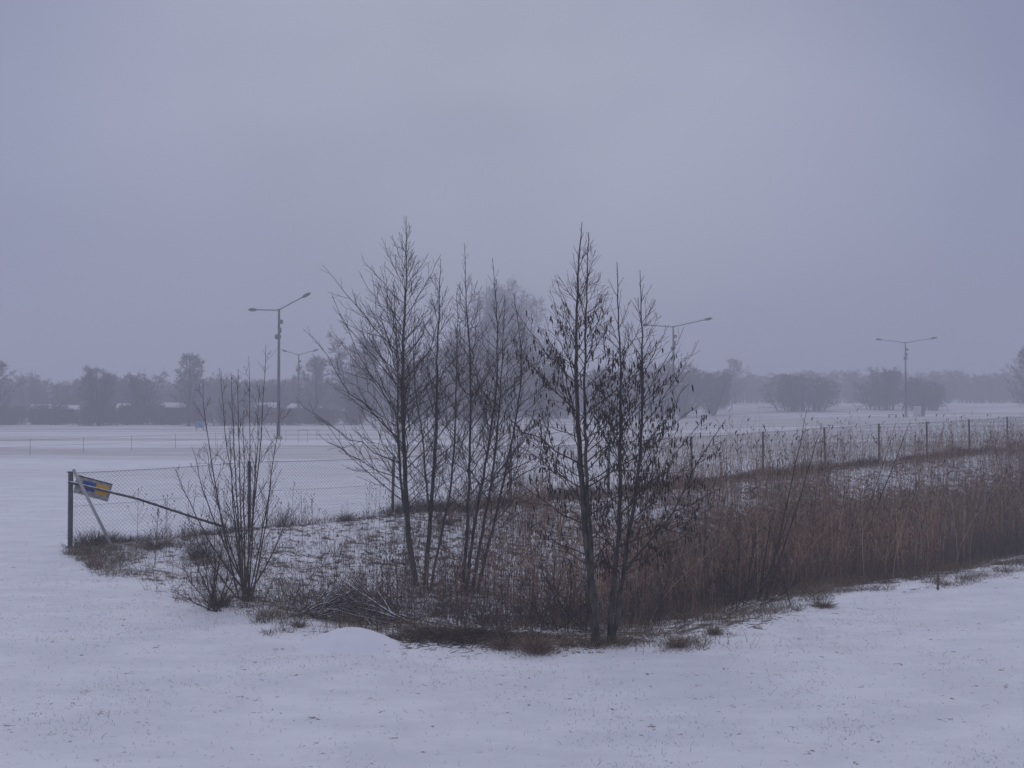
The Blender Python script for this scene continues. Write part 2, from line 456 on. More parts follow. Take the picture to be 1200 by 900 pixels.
# ------------------------------------------------------------------ alders
def alder(name, base_px, stems, label, lmax, dens=1.0, leaves=0, seed=1, rtip=0.0026, low=0.2, depth_off=None, bias=None, wide=0.0):
    g = np.random.default_rng(seed)
    base = hit(*base_px)
    d = base[1]
    root = thing(name, base, label, 'tree', 'bare alders in the hollow')
    tr = MB(); br = MB(); lf = MB()
    for si, (pts, r0, frac) in enumerate(stems):
        off = 0.0 if depth_off is None else depth_off[si]
        P = [at(px, py, d + off * k / (len(pts) - 1)) for k, (px, py) in enumerate(pts)]
        P = np.array(P)
        if si == 0 or frac > 0.9:
            P[0][2] = gz(P[0][0], P[0][1]) - 0.03
        Q = resample(P, 30)
        Q[1:-1, :2] += g.normal(0, 0.006, (28, 2))
        s = np.linspace(0, 1, 30)
        Rr = r0 * 0.94 * (1 - s) ** 0.95 + 0.0035
        Rr[0] *= 1.25
        tr.tube(Q, Rr, 8)
        PP, RR = Q[None], Rr[None]
        H = np.linalg.norm(Q[-1] - Q[0])
        def len1(t): return frac * lmax * np.clip(1.01 - t, 0.035, 0.70) * (0.45 + 0.55 * smooth(low - 0.05, low + 0.18, t))
        n1 = int(46 * dens * H / 5.0)
        C1, R1 = spawn(PP, RR, n1, low if frac > 0.9 else 0.15, 0.985, lambda t: 52 - 16 * t + wide * (1 - t) ** 1.5, len1, 0.55, rtip, 0.20, 0.03, 9, g, keep=bias)
        L1 = np.linalg.norm(C1[:, -1] - C1[:, 0], axis=1)
        br.tubes(C1, R1, 4)
        sel = L1 > 0.3
        C1s, R1s, Ls = C1[sel], R1[sel], L1[sel]
        sh = np.clip(Ls / Ls.mean(), 0.4, 1.5)[:, None]
        C2, R2 = spawn(C1s, R1s, 8, 0.18, 0.95, (22, 42), lambda t: (0.14 + 0.31 * Ls[:, None]) * (1.12 - t), 0.75, rtip * 0.85, 0.16, 0.035, 5, g)
        br.tubes(C2, R2, 3)
        big = np.linalg.norm(C2[:, -1] - C2[:, 0], axis=1) > 0.22
        C3, R3 = spawn(C2[big], R2[big], 3, 0.2, 0.92, (20, 40), lambda t: 0.22 * (1.2 - t), 0.8, rtip * 0.75, 0.12, 0.03, 4, g)
        br.tubes(C3, R3, 3)
        if leaves:
            A = np.concatenate([C1[:, 3:].reshape(-1, 3), C2[:, 1:].reshape(-1, 3), C3[:, 1:].reshape(-1, 3)])
            A = A + g.normal(0, 0.015, A.shape)
            zt = (A[:, 2] - Q[0, 2]) / (Q[-1, 2] - Q[0, 2])
            pr = (1 - smooth(0.55, 0.85, zt)) * smooth(0.04, 0.2, zt) if frac > 0.8 else np.ones(len(zt))
            A = A[g.random(len(A)) < pr]
            A = A[g.permutation(len(A))[:int(leaves * (0.25 if frac < 0.8 else 1))]]
            n = len(A)
            ln = g.uniform(0.04, 0.085, n); s4 = np.array([0, 0.25, 0.7, 1.0])
            dr = np.stack([g.normal(0, 0.14, n), g.normal(0, 0.14, n), -np.ones(n)], 1)
            LP = A[:, None] + (ln[:, None] * s4[None])[..., None] * dr[:, None]
            LR = g.uniform(0.005, 0.0095, n)[:, None] * np.array([0.18, 1.0, 0.85, 0.12])[None]
            lf.tubes(LP, LR, 4)
    tr.build('trunk', M['bark'], root, base)
    br.build('branches', M['twig'], root, base)
    if leaves: lf.build('withered_leaves', M['leaf'], root, base)
    return root

alder('alder_tree', (487, 688), [
    ([(487, 688), (478, 620), (474, 540), (471, 470), (473, 400), (476, 330), (476, 253)], 0.050, 1.0),
    ([(478, 625), (470, 570), (466, 500), (466, 430), (464, 380), (461, 335)], 0.022, 0.75),
], 'tallest bare alder of the left clump, branches fanning out to the left', 3.55, 1.2, seed=3, depth_off=[0.2, -0.3], bias=(-0.22, 0, 0), wide=16)
alder('alder_tree', (499, 691), [
    ([(499, 691), (503, 620), (508, 560), (512, 500), (512, 420), (515, 360), (516, 303)], 0.042, 1.0),
    ([(503, 600), (498, 550), (496, 510), (488, 470), (484, 420), (486, 370)], 0.016, 0.7),
    ([(504, 690), (517, 625), (528, 575), (533, 520), (535, 460), (536, 400), (536, 337)], 0.022, 0.92),
], 'forked bare alder standing just right of the tallest left trunk', 2.1, 0.85, seed=8, depth_off=[0.3, 0.5, -0.3])
alder('alder_tree', (550, 694), [
    ([(541, 688), (547, 640), (549, 580), (551, 520), (552, 460), (550, 400), (546, 345), (544, 285)], 0.029, 1.0),
    ([(546, 692), (551, 650), (558, 600), (567, 555), (576, 500), (583, 440), (583, 380), (577, 302)], 0.030, 0.95),
    ([(553, 694), (562, 640), (572, 590), (579, 540), (585, 480), (589, 420), (592, 350)], 0.029, 0.92),
    ([(559, 692), (568, 655), (580, 610), (591, 560), (604, 500), (612, 440), (609, 390), (602, 343)], 0.027, 0.95),
], 'bare alder with four slim stems leaning to the right from one stool', 2.2, 0.85, seed=21, depth_off=[0.4, 0.0, -0.4, -0.2], bias=(0.2, 0, 0))
alder('alder_tree', (699, 757), [
    ([(699, 757), (695, 700), (690, 660), (684, 600), (680, 540), (676, 480), (675, 420), (676, 370), (678, 310), (682, 260)], 0.046, 1.0),
    ([(693, 672), (691, 620), (688, 560), (686, 500), (685, 440), (687, 380), (688, 330), (690, 272)], 0.024, 0.9),
], 'double stemmed alder hung with withered leaves, nearest to the snowy lawn', 2.2, 0.95, leaves=480, seed=34, rtip=0.0019, low=0.15, depth_off=[0.25, 0.2], wide=24)
alder('alder_tree', (714, 754), [
    ([(714, 754), (718, 700), (722, 660), (726, 600), (727, 540), (728, 480), (727, 420), (724, 360), (723, 307)], 0.030, 1.0),
    ([(719, 715), (727, 690), (735, 640), (742, 600), (748, 560), (752, 500), (753, 440), (752, 380), (750, 317)], 0.027, 0.95),
    ([(733, 668), (752, 645), (790, 600), (815, 545), (850, 492)], 0.012, 0.45),
], 'forked alder with withered leaves, right of the double stemmed one', 2.0, 0.9, leaves=430, seed=47, rtip=0.0019, low=0.15, depth_off=[0.3, 0.1, 0.6], bias=(0.15, 0, 0), wide=20)

# ------------------------------------------------------------------ shrubs, saplings and bramble thickets
def shrub(name, base_px, tips, label, cat, r0=0.012, n2=9, n3=3, l2=0.35, seed=1, mat='twig', bow=0.12, group=None, dspread=0.4, bspread=0.05):
    g = np.random.default_rng(seed)
    base = hit(*base_px); d = base[1]
    st = MB(); tw = MB(); Ps = []; Rs = []
    for (px, py) in tips:
        e = at(px, py, d + g.normal(0, dspread))
        b = base + np.array([g.normal(0, bspread), g.normal(0, bspread), -0.03]); b[2] = gz(b[0], b[1]) - 0.03
        s = np.linspace(0, 1, 12)[:, None]
        v = e - b
        # leave the stool outward, then turn upward
        P = b + v * np.array([1, 1, 1]) * s
        P[:, :2] += (v[:2] * bow * 4 * (s * (1 - s)))
        P += g.normal(0, 0.012, P.shape) * s
        Ps.append(P); Rs.append(r0 * g.uniform(0.7, 1.15) * (1 - s[:, 0]) ** 0.9 + 0.0025)
    Ps = np.array(Ps); Rs = np.array(Rs)
    st.tubes(Ps, Rs, 5)
    C2, R2 = spawn(Ps, Rs, n2, 0.2, 0.95, (20, 48), lambda t: l2 * (1.25 - t), 0.6, 0.0019, 0.2, 0.04, 6, g)
    tw.tubes(C2, R2, 3)
    if n3:
        C3, R3 = spawn(C2, R2, n3, 0.25, 0.9, (25, 55), lambda t: l2 * 0.35 * (1.2 - t), 0.8, 0.0017, 0.15, 0.05, 4, g)
        tw.tubes(C3, R3, 3)
    st.add(np.concatenate(tw.v), np.concatenate([f + o for f, o in zip(tw.f, np.zeros(len(tw.f), int))]))
    o = st.build(name, M[mat], None, base); o.location = tuple(base)
    return tag(o, label, cat, group)

shrub('bare_shrub', (290, 700), [(313, 405), (293, 418), (279, 432), (271, 435), (257, 430), (237, 448), (225, 523), (207, 547), (320, 540), (328, 470), (305, 450), (240, 520), (340, 590), (268, 500), (300, 520), (285, 480), (218, 600)],
      'tall bare shrub of upright whips in front of the fence near the sign', 'shrub', 0.0105, 12, 4, 0.55, seed=5)
shrub('bare_shrub', (252, 716), [(214, 662), (225, 640), (236, 625), (252, 610), (266, 600), (273, 630), (282, 650), (205, 690), (295, 672), (243, 660), (258, 650)],
      'low twiggy shrub at the lawn edge, left of the tall bare shrub', 'shrub', 0.006, 11, 4, 0.30, seed=6)
shrub('sapling', (893, 705), [(946, 478), (962, 500), (905, 600), (930, 590)], 'thin bare sapling leaning right out of the reeds, forked tip before the field', 'sapling', 0.016, 6, 2, 0.32, seed=9, bow=0.02, dspread=0.2)
shrub('sapling', (995, 672), [(1067, 492), (1049, 497), (1040, 560), (1000, 590), (1082, 560)], 'dark bare sapling leaning among the reeds right of the forked one', 'sapling', 0.015, 7, 2, 0.34, seed=10, bow=0.02, dspread=0.2)
for k, (bp, tips, lab) in enumerate([
    ((812, 712), [(760, 590), (785, 570), (805, 555), (830, 560), (850, 580), (870, 600), (780, 630), (845, 640), (735, 620)], 'dark thicket of twigs in the reeds right of the leafy alders'),
    ((880, 724), [(850, 650), (865, 620), (885, 610), (905, 615), (925, 650), (840, 680), (935, 680), (895, 640)], 'low dark bramble thicket at the foot of the leaning sapling'),
    ((1075, 640), [(1030, 570), (1050, 545), (1075, 540), (1100, 550), (1125, 575), (1060, 590), (1110, 600)], 'dark bramble thicket among the reeds above the small stake'),
    ((1168, 632), [(1120, 560), (1150, 520), (1165, 500), (1185, 515), (1205, 540), (1215, 570), (1140, 590), (1190, 570)], 'dark thicket of twigs at the right hand end of the reeds'),
    ((655, 748), [(610, 680), (630, 655), (650, 640), (670, 660), (690, 680), (600, 715), (640, 690), (685, 710)], 'bramble thicket left of the foot of the double stemmed alder'),
    ((760, 742), [(715, 680), (735, 655), (760, 640), (785, 655), (805, 680), (750, 690), (780, 700)], 'bramble thicket right of the foot of the leafy alders'),
    ((612, 600), [(590, 560), (605, 548), (625, 545), (645, 555), (660, 570), (620, 575), (580, 580)], 'dark bush by the fence behind the leafy alders'),
]):
    shrub('bramble_thicket', (bp[0], bp[1] - 9), tips, lab, 'thicket', 0.0065, 16, 5, 0.36, seed=60 + k, mat='twig', dspread=0.5, bspread=0.28)

# ------------------------------------------------------------------ chain-link fence
KS = 15
post_xy = [(-8.08 + 2.68 * k, 18.0 + 2.22 * k) for k in range(KS)]
f0 = np.array([*post_xy[0], gz(*post_xy[0])])
fence = thing('chain_link_fence', f0, 'grey chain-link fence running from the tilted sign into the distance on the right', 'fence')
FH = 1.36
rf = np.random.default_rng(2)
tops = []
for k, (x, y) in enumerate(post_xy):
    z = gz(x, y); h = FH + (0.02 if k == 0 else rf.normal(0, 0.035))
    lean = rf.normal(0, 0.012, 2) if k else (0, 0)
    tp = np.array([x + lean[0], y + lean[1], z + h]); tops.append(tp)
    p = MB(); r = 0.043 if k == 0 else 0.036
    p.tube([(x, y, z - 0.1), (x, y, z + 0.4), tuple(tp)], r, 10)
    if k == 0: p.box((x, y, z + h + 0.004), (0.10, 0.10, 0.02))
    p.build('post', M['post'], fence, f0)
tops = np.array(tops)
wires = MB()
cell = 0.075
nseg = int(3.48 / cell)
for k in range(KS - 1):
    A = np.array(post_xy[k]); Bq = np.array(post_xy[k + 1])
    for j in range(nseg):
        pass
tot = KS - 1
u = np.arange(0, tot * 3.48, cell)
fr = u / 3.48
X = -8.08 + 2.68 * fr; Y = 18 + 2.22 * fr
ztop = np.interp(fr, np.arange(KS), tops[:, 2]) - 0.02 - 0.02 * np.sin(np.pi * (fr % 1.0))
zbot = ground_z(X, Y) + 0.02
nh = 36
row = np.linspace(0, 1, nh)
sgn = np.where(np.arange(nh) % 2 == 0, -0.5, 0.5) * cell * 1.02
dirv = np.array([2.68, 2.22]) / 3.48
P = np.zeros((len(u), nh, 3))
P[:, :, 0] = X[:, None] + dirv[0] * sgn[None]
P[:, :, 1] = Y[:, None] + dirv[1] * sgn[None] - 0.045
P[:, :, 2] = zbot[:, None] + (ztop - zbot)[:, None] * row[None]
P[1::2, :, 1] += 0.004
wires.tubes(P, np.full(P.shape[:2], 0.0048), 3)
wires.build('wire_mesh', M['wire'], fence, f0)
for nm, dz in (('top_wire', -0.015), ('tension_wire', -0.62)):
    tw_ = MB(); fr2 = np.linspace(0, KS - 1, (KS - 1) * 6 + 1)
    pp = np.stack([np.interp(fr2, np.arange(KS), tops[:, i]) for i in range(3)], 1)
    pp[:, 2] += dz - 0.02 * np.sin(np.pi * (fr2 % 1.0)); pp[:, 1] -= 0.045
    tw_.tube(pp, 0.004 if nm == 'top_wire' else 0.0025, 5); tw_.build(nm, M['wire'], fence, f0)
# stays of the end post
e0 = tops[0]
q = hit(232, 610); dq = fence_y(-5.9) - 0.10
rl = MB(); rl.tube([e0 + (0.0, -0.10, -0.17), at(160, 584, 18.52), at(236, 609, 19.35), at(262, 617, 19.75)], 0.026, 10); rl.build('brace_rail', M['darktube'], fence, f0)
g_ = hit(135, 646)
st_ = MB(); st_.tube([at(86, 550, 17.88), g_ + (0, 0, -0.05)], 0.027, 10); st_.build('stay_tube', M['galv'], fence, f0)

# sign board hung on the fence, tilted
dS = 18.05
TL, TR, BR, BL = at(90, 556, 18.00), at(132, 567, 18.38), at(126, 588, 18.34), at(86, 577, 17.99)
sg = thing('sign', (TL + TR + BR + BL) / 4, 'tilted weathered sign board with blue and yellow fields hung on the fence end', 'sign')
so = (TL + TR + BR + BL) / 4
def sign_patch(name, u0, u1, v0, v1, off, mat, th=0.008):
    def pt(u, v): return (TL * (1 - u) + TR * u) * (1 - v) + (BL * (1 - u) + BR * u) * v
    nrm = np.cross(TR - TL, BL - TL); nrm /= np.linalg.norm(nrm)
    if nrm[1] > 0: nrm = -nrm
    c = np.array([pt(u0, v0), pt(u1, v0), pt(u1, v1), pt(u0, v1)])
    v = np.concatenate([c + nrm * (off + th), c + nrm * off])
    mb = MB(); mb.add(v, [[0, 3, 2, 1], [4, 5, 6, 7], [0, 1, 5, 4], [1, 2, 6, 5], [2, 3, 7, 6], [3, 0, 4, 7]])
    return mb.build(name, mat, sg, so, shade=False)
sign_patch('board', 0, 1, 0, 1, 0.0, M['signgrey'], 0.015)
sign_patch('blue_field', 0.20, 0.56, 0.20, 0.72, 0.016, M['signblue'], 0.004)
sign_patch('yellow_field', 0.565, 0.92, 0.20, 0.74, 0.016, M['signyellow'], 0.004)
sign_patch('frame_edge', 0.0, 1.0, 0.0, 0.07, 0.016, M['dark'], 0.004)

# ------------------------------------------------------------------ street lamps over the field
def street_lamp(px, joint_y, d, label, left, right, k):
    j = at(px, joint_y, d); bz = gz(j[0], j[1])
    o = np.array([j[0], j[1], bz])
    root = thing('street_lamp', o, label, 'street lamp', 'two-armed lamps over the field')
    h = j[2] - bz
    p = MB(); p.tube([(0, 0, -0.3), (0, 0, 1.2), (0, 0, h * 0.5), (0, 0, h)], [0.14, 0.135, 0.105, 0.075], 12); p.build('pole', M['lamp'], root)
    b = MB(); b.tube([(0, 0, -0.2), (0, 0, 0.22)], 0.28, 12); b.build('footing', M['galv'], root)
    for (px2, py2, dd) in (left, right):
        e = at(px2, py2, d + dd) - o
        a = MB(); m1 = np.array([0, 0, h - 0.08]) * 0.8 + e * 0.2; m1[2] = (h - 0.08) + (e[2] - h) * 0.24
        a.tube([(0, 0, h - 0.08), m1, e], [0.047, 0.042, 0.038], 8); a.build('arm', M['lamp'], root)
        dv = e - m1; dv /= np.linalg.norm(dv)
        hd = MB(); hd.tube([e - dv * 0.15, e + dv * 0.05, e + dv * 0.35, e + dv * 0.62], [0.05, 0.12, 0.135, 0.04], 8); hd.build('lamp_head', M['lamphead'], root)
    for (f, sx, w, hh) in ((0.90, 0.16, 0.34, 0.30), (0.835, 0.10, 0.22, 0.40), (0.785, -0.05, 0.46, 0.36)):
        bx = MB(); bx.tube([(sx, -0.12, h * f - hh / 2), (sx, -0.12, h * f - hh * 0.3), (sx, -0.12, h * f + hh * 0.3), (sx, -0.12, h * f + hh / 2)], [w * 0.35, w * 0.5, w * 0.5, w * 0.3], 8); bx.build('speaker_box', M['lamphead'], root)
    return root
street_lamp(327, 362, 72, 'nearest and tallest two-armed lamp post, left of the alders', (299, 363, 0.8), (356, 347.5, -0.8), 0)
street_lamp(350, 415, 117, 'distant two-armed lamp post just right of the tall near lamp', (335, 411.5, 0.8), (368, 411, -0.8), 1)
street_lamp(789, 382, 93, 'two-armed lamp post half hidden behind the leafy alders', (760, 381, 0.8), (827, 374.5, -0.8), 2)
street_lamp(1061, 401, 124, 'two-armed lamp post standing out in the field on the right', (1032, 398, 0.8), (1092, 396.5, -0.8), 3)

# ------------------------------------------------------------------ far trees and hedges
def far_tree_proto(seed, kind):
    """unit tree 10 m high"""
    g = np.random.default_rng(seed)
    tr = MB(); br = MB()
    if kind == 'tree':
        z = np.linspace(0, 9.2, 12); P = np.stack([np.cumsum(g.normal(0, 0.07, 12)), np.cumsum(g.normal(0, 0.07, 12)), z], 1)[None]
        R = (0.20 * (1 - z / 9.9) ** 0.8 + 0.01)[None]
        tr.tube(P[0], R[0], 7)
        C1, R1 = spawn(P, R, 46, 0.10, 0.98, (30, 70), lambda t: 5.6 * np.clip(1.12 - t, 0.12, 0.62), 0.6, 0.02, 0.22, 0.04, 8, g)
        n2, n3 = 10, 7
    elif kind == 'round':
        Ps = []; Rs = []
        for k in range(9):
            a = k * 2.4; s = np.linspace(0, 1, 10)[:, None]
            e = np.array([math.cos(a) * g.uniform(0.6, 3.0), math.sin(a) * g.uniform(0.6, 3.0), g.uniform(6.8, 9.2)])
            Pq = np.array([0.12 * math.cos(a), 0.12 * math.sin(a), 0]) + e * s; Pq[:, :2] += e[:2] * 0.5 * s * (1 - s); Ps.append(Pq)
            Rs.append(0.13 * (1 - s[:, 0]) + 0.02)
        P = np.array(Ps); R = np.array(Rs); tr.tubes(P, R, 6)
        C1, R1 = spawn(P, R, 15, 0.04, 0.97, (28, 75), lambda t: 2.9 * np.clip(1.15 - t, 0.2, 0.8), 0.6, 0.02, 0.15, 0.05, 7, g)
        n2, n3 = 9, 6
    else:      # dense bush, as wide as high
        Ps = []; Rs = []
        for k in range(26):
            a = k * 2.4; s = np.linspace(0, 1, 8)[:, None]; rr = g.uniform(0.6, 5.2)
            e = np.array([math.cos(a) * rr * 0.35, math.sin(a) * rr * 0.35, 9.4 * math.sqrt(max(0.06, 1 - (rr / 5.9) ** 2)) * g.uniform(0.8, 1.0)])
            Pq = np.array([0.65 * rr * math.cos(a), 0.65 * rr * math.sin(a), 0]) + e * s; Ps.append(Pq)
            Rs.append(0.09 * (1 - s[:, 0]) + 0.02)
        P = np.array(Ps); R = np.array(Rs); tr.tubes(P, R, 5)
        C1, R1 = spawn(P, R, 14, 0.02, 0.97, (28, 80), lambda t: 2.3 * np.clip(1.2 - t, 0.25, 0.9), 0.6, 0.02, 0.1, 0.05, 6, g)
        n2, n3 = 7, 6
    br.tubes(C1, R1, 3)
    C2, R2 = spawn(C1, R1, n2, 0.15, 0.97, (25, 62), lambda t: 1.35 * (1.15 - t), 0.7, 0.016, 0.12, 0.05, 5, g)
    br.tubes(C2, np.maximum(R2, 0.016), 3)
    C3, R3 = spawn(C2, R2, n3, 0.15, 0.97, (25, 65), lambda t: 0.62 * (1.1 - t), 0.8, 0.013, 0.1, 0.05, 3, g)
    br.tubes(C3, np.maximum(R3, 0.013), 3)
    return tr, br
FAR = {}
def far_tree(kind, var, px, top_y, d, width_px, label, group, cat='tree', name=None):
    b = at(px, 472, d); x, y = b[0], b[1]; z = gz(x, y)
    top = at(px, top_y, d)[2]
    h = top - z
    w = width_px * d / FPX
    nat = {'tree': 6.2, 'round': 7.6, 'bush': 11.0}[kind]
    key = (kind, var)
    nm = name or {'tree': 'bare_tree', 'round': 'bare_tree', 'bush': 'bush'}[kind]
    rz = rng.random() * 6.28
    sc = (w / nat, w / nat, h / 10.0)
    if key not in FAR:
        tr, br = far_tree_proto(100 + var * 7 + len(kind), kind)
        root = thing(nm, (x, y, z), label, cat, group, rz); root.scale = sc
        t_ = tr.build('trunk', M['fartrunk'], root); b_ = br.build('crown', M['fartwig'], root)
        FAR[key] = (root, [t_, b_])
        return root
    src, kids = FAR[key]
    c = copy_tree(src, kids, (x, y, z), rz, sc, label, group)
    c.name = nm; c['category'] = cat
    return c

gT = 'bare trees along the far edge of the field'
for a in [
    ('tree', 0, -4, 421, 118, 55, 'dark hazy tree cut by the left edge of the photo'),
    ('round', 0, 116, 421, 120, 62, 'broad dark hazy tree, second from the left edge'),
    ('round', 1, 166, 431, 128, 58, 'rounded hazy tree between the two tallest trees on the left'),
    ('tree', 1, 222, 414, 118, 62, 'tall hazy tree with a spiky open top left of the near lamp'),
    ('round', 2, 276, 440, 135, 60, 'low hazy tree behind the tall bare shrub'),
    ('round', 0, 318, 444, 140, 50, 'low hazy tree behind the foot of the near lamp'),
    ('tree', 2, 372, 416, 130, 62, 'hazy tree right behind the distant left lamp'),
    ('round', 1, 420, 385, 128, 92, 'large hazy tree behind the left side of the alder clump'),
    ('round', 2, 486, 395, 125, 90, 'large hazy tree straight behind the tallest left alder'),
    ('bush', 1, 590, 312, 182, 150, 'very tall pale tree towering in the haze behind the alders'),
    ('round', 0, 550, 385, 118, 90, 'hazy tree left of and below the towering pale tree'),
    ('round', 2, 640, 400, 122, 84, 'hazy tree right of and below the towering pale tree'),
    ('round', 1, 715, 425, 140, 80, 'hazy tree behind the double stemmed leafy alder'),
    ('round', 2, 800, 417, 148, 95, 'broad hazy tree right of the half hidden lamp'),
    ('round', 0, 836, 428, 152, 66, 'lower hazy tree at the right flank of the broad hazy one'),
    ('tree', 1, 862, 420, 205, 40, 'faint far tree rising between two hazy clumps'),
    ('tree', 2, 1203, 406, 132, 50, 'hazy tree cut by the right edge of the photo'),
]:
    far_tree(*a, gT)
gB = 'big hazy bushes on the far side of the field'
for a in [
    ('bush', 0, 938, 431, 158, 104, 'wide rounded hazy bush left of the right hand lamp'),
    ('bush', 1, 1038, 424, 162, 74, 'highest rounded hazy bush behind the right hand lamp'),
    ('bush', 0, 1082, 437, 160, 62, 'hazy bush just right of the right hand lamp'),
    ('bush', 1, 765, 440, 150, 70, 'hazy bush behind the right side of the leafy alders'),
]:
    far_tree(*a, gB, 'bush')
gF = 'faint far tree belt behind the field'
for k, px in enumerate(range(-40, 1290, 24)):
    rg = np.random.default_rng(400 + k)
    if px < 400: ty, d = 436 + rg.uniform(-4, 6), 150 + rg.uniform(0, 25)
    elif px < 780: ty, d = 430 + rg.uniform(-6, 6), 165 + rg.uniform(0, 20)
    else: ty, d = 430 + rg.uniform(-2, 4), 228 + rg.uniform(0, 22)
    far_tree('bush' if k % 3 else 'round', k % 2, px + rg.uniform(-8, 8), ty, d, 64, 'one of the pale trees merging in the belt that closes the field', gF, 'tree', 'belt_tree')
gH = 'dark low hedge bushes at the left edge of the field'
for k, px in enumerate(range(-30, 420, 26)):
    rg = np.random.default_rng(500 + k)
    far_tree('bush', k % 2, px + rg.uniform(-6, 6), 471 + rg.uniform(-4, 7), 121 + rg.uniform(0, 7), 42, 'dark low bush in the hedge row at the left far edge of the snow field', gH, 'bush', 'hedge_bush')

# garden sheds with snowy roofs among the trees
def shed(px, roof_y, d, w, label):
    p = at(px, roof_y, d); z = gz(p[0], p[1]); h = p[2] - z
    root = thing('garden_shed', (p[0], p[1], z), label, 'shed', 'sheds among the far trees', rng.uniform(-0.3, 0.3))
    wl = MB(); wl.box((0, 0, h * 0.42), (w, 2.4, h * 0.84)); wl.build('wall', M['shedwall'], root, shade=False)
    rf_ = MB(); a = h * 0.20; hw = w / 2 + 0.25; 
    v = [(-hw, -1.5, h * 0.80), (hw, -1.5, h * 0.80), (hw, 1.5, h * 0.80), (-hw, 1.5, h * 0.80),
         (-hw, -1.5, h * 0.86), (hw, -1.5, h * 0.86), (hw, 1.5, h * 0.86), (-hw, 1.5, h * 0.86), (-hw, 0, h * 1.06), (hw, 0, h * 1.06)]
    rf_.add(v, [[0, 3, 2, 1], [0, 1, 5, 4], [2, 3, 7, 6], [4, 5, 9, 8], [6, 7, 8, 9], [0, 4, 7, 3], [4, 8, 8, 7], [1, 2, 6, 5], [5, 6, 9, 9]])
    rf_.build('roof', M['snowroof'], root, shade=False)
    dr = MB(); dr.box((w * 0.2, -1.215, h * 0.36), (0.8, 0.03, h * 0.70)); dr.build('door', M['door'], root, shade=False)
for a in [(54, 475, 132, 3.0, 'small shed with snowy roof, leftmost among the far trees'),
          (80, 476, 134, 2.2, 'small snowy roofed shed second from the left'),
          (155, 474, 133, 3.2, 'snowy roofed shed between the two tall left trees'),
          (203, 473, 131, 2.4, 'snowy roofed shed at the foot of the spiky tree'),
          (314, 473, 136, 2.6, 'snowy roofed shed just left of the near lamp pole'),
          (357, 474, 134, 3.4, 'snowy roofed shed right of the distant left lamp')]:
    shed(*a)

# ------------------------------------------------------------------ small things out on the field
def field_rail():
    A = np.array([-27.5, 44.5]); Bq = np.array([-13.5, 68.0])
    n = 10
    o = np.array([A[0], A[1], gz(*A)])
    root = thing('wire_fence', o, 'low thin wire fence crossing the snow field on the left', 'fence')
    pts = [A + (Bq - A) * k / (n - 1) for k in range(n)]
    for p in pts:
        z = gz(*p); m_ = MB(); m_.tube([(p[0], p[1], z - 0.1), (p[0], p[1], z + 0.85)], 0.010, 6); m_.build('post', M['post'], root, o)
    for hgt in (0.45, 0.78):
        m_ = MB(); m_.tube([(p[0], p[1] - 0.025, gz(*p) + hgt) for p in pts], 0.004, 4); m_.build('wire', M['wire'], root, o)
field_rail()
def goal():
    o = hit(355, 519); root = thing('goal_frame', o, 'small metal frame standing on the snow right of the near lamp', 'frame')
    w, h = 0.62, 0.86
    m_ = MB(); m_.tube([(-w / 2, 0, -0.05), (-w / 2, 0, h)], 0.014, 6); m_.tube([(w / 2, 0, -0.05), (w / 2, 0, h)], 0.014, 6); m_.build('uprights', M['galv'], root)
    m_ = MB(); m_.tube([(-w / 2, 0, h), (w / 2, 0, h)], 0.014, 6); m_.tube([(-w / 2, 0, 0.12), (w / 2, 0, 0.12)], 0.012, 6); m_.build('crossbars', M['galv'], root)
goal()
o = hit(234, 505); bs = thing('notice_board', o, 'small pale blue board on posts at the far edge of the snow, left', 'board')
m_ = MB(); m_.box((0, 0, 0.62), (0.85, 0.05, 0.6)); m_.build('panel', M['bluepaint'], bs, shade=False)
for sx in (-0.33, 0.33):
    m_ = MB(); m_.tube([(sx, 0.06, -0.1), (sx, 0.06, 0.95)], 0.03, 6); m_.build('post', M['post'], bs)
o = at(1077, 490, 128); o[2] = gz(o[0], o[1])
cb = thing('utility_cabinet', o, 'pale utility cabinet with dark side on the field by the right hand lamp', 'cabinet', rz=R_(-48))
m_ = MB(); m_.box((0, 0, 0.75), (1.15, 0.85, 1.40)); m_.build('body', M['dark'], cb, shade=False)
m_ = MB(); m_.box((-0.02, -0.44, 0.74), (1.08, 0.03, 1.30)); m_.build('door', M['white'], cb, shade=False)
m_ = MB(); m_.box((0, 0, 1.49), (1.25, 0.98, 0.08)); m_.build('lid', M['dark'], cb, shade=False)
o = at(1046, 491, 120); o[2] = gz(o[0], o[1])
bn = thing('low_bench', o, 'low dark bench left of the right hand lamp pole', 'bench')
m_ = MB(); m_.box((0, 0, 0.36), (1.1, 0.32, 0.06)); m_.build('seat', M['wood'], bn, shade=False)
for sx in (-0.42, 0.42):
    m_ = MB(); m_.box((sx, 0, 0.16), (0.07, 0.28, 0.36)); m_.build('leg', M['wood'], bn, shade=False)
o = at(1108, 474, 157); o[2] = gz(o[0], o[1])
wb = MB(); wb.tube([(0.5, 0, 0.0), (-0.3, 0.2, 1.7)], 0.10, 4)
wbo = wb.build('leaning_board', M['white']); wbo.location = tuple(o); tag(wbo, 'white board leaning at the end of the hazy bushes right of the lamp', 'board')

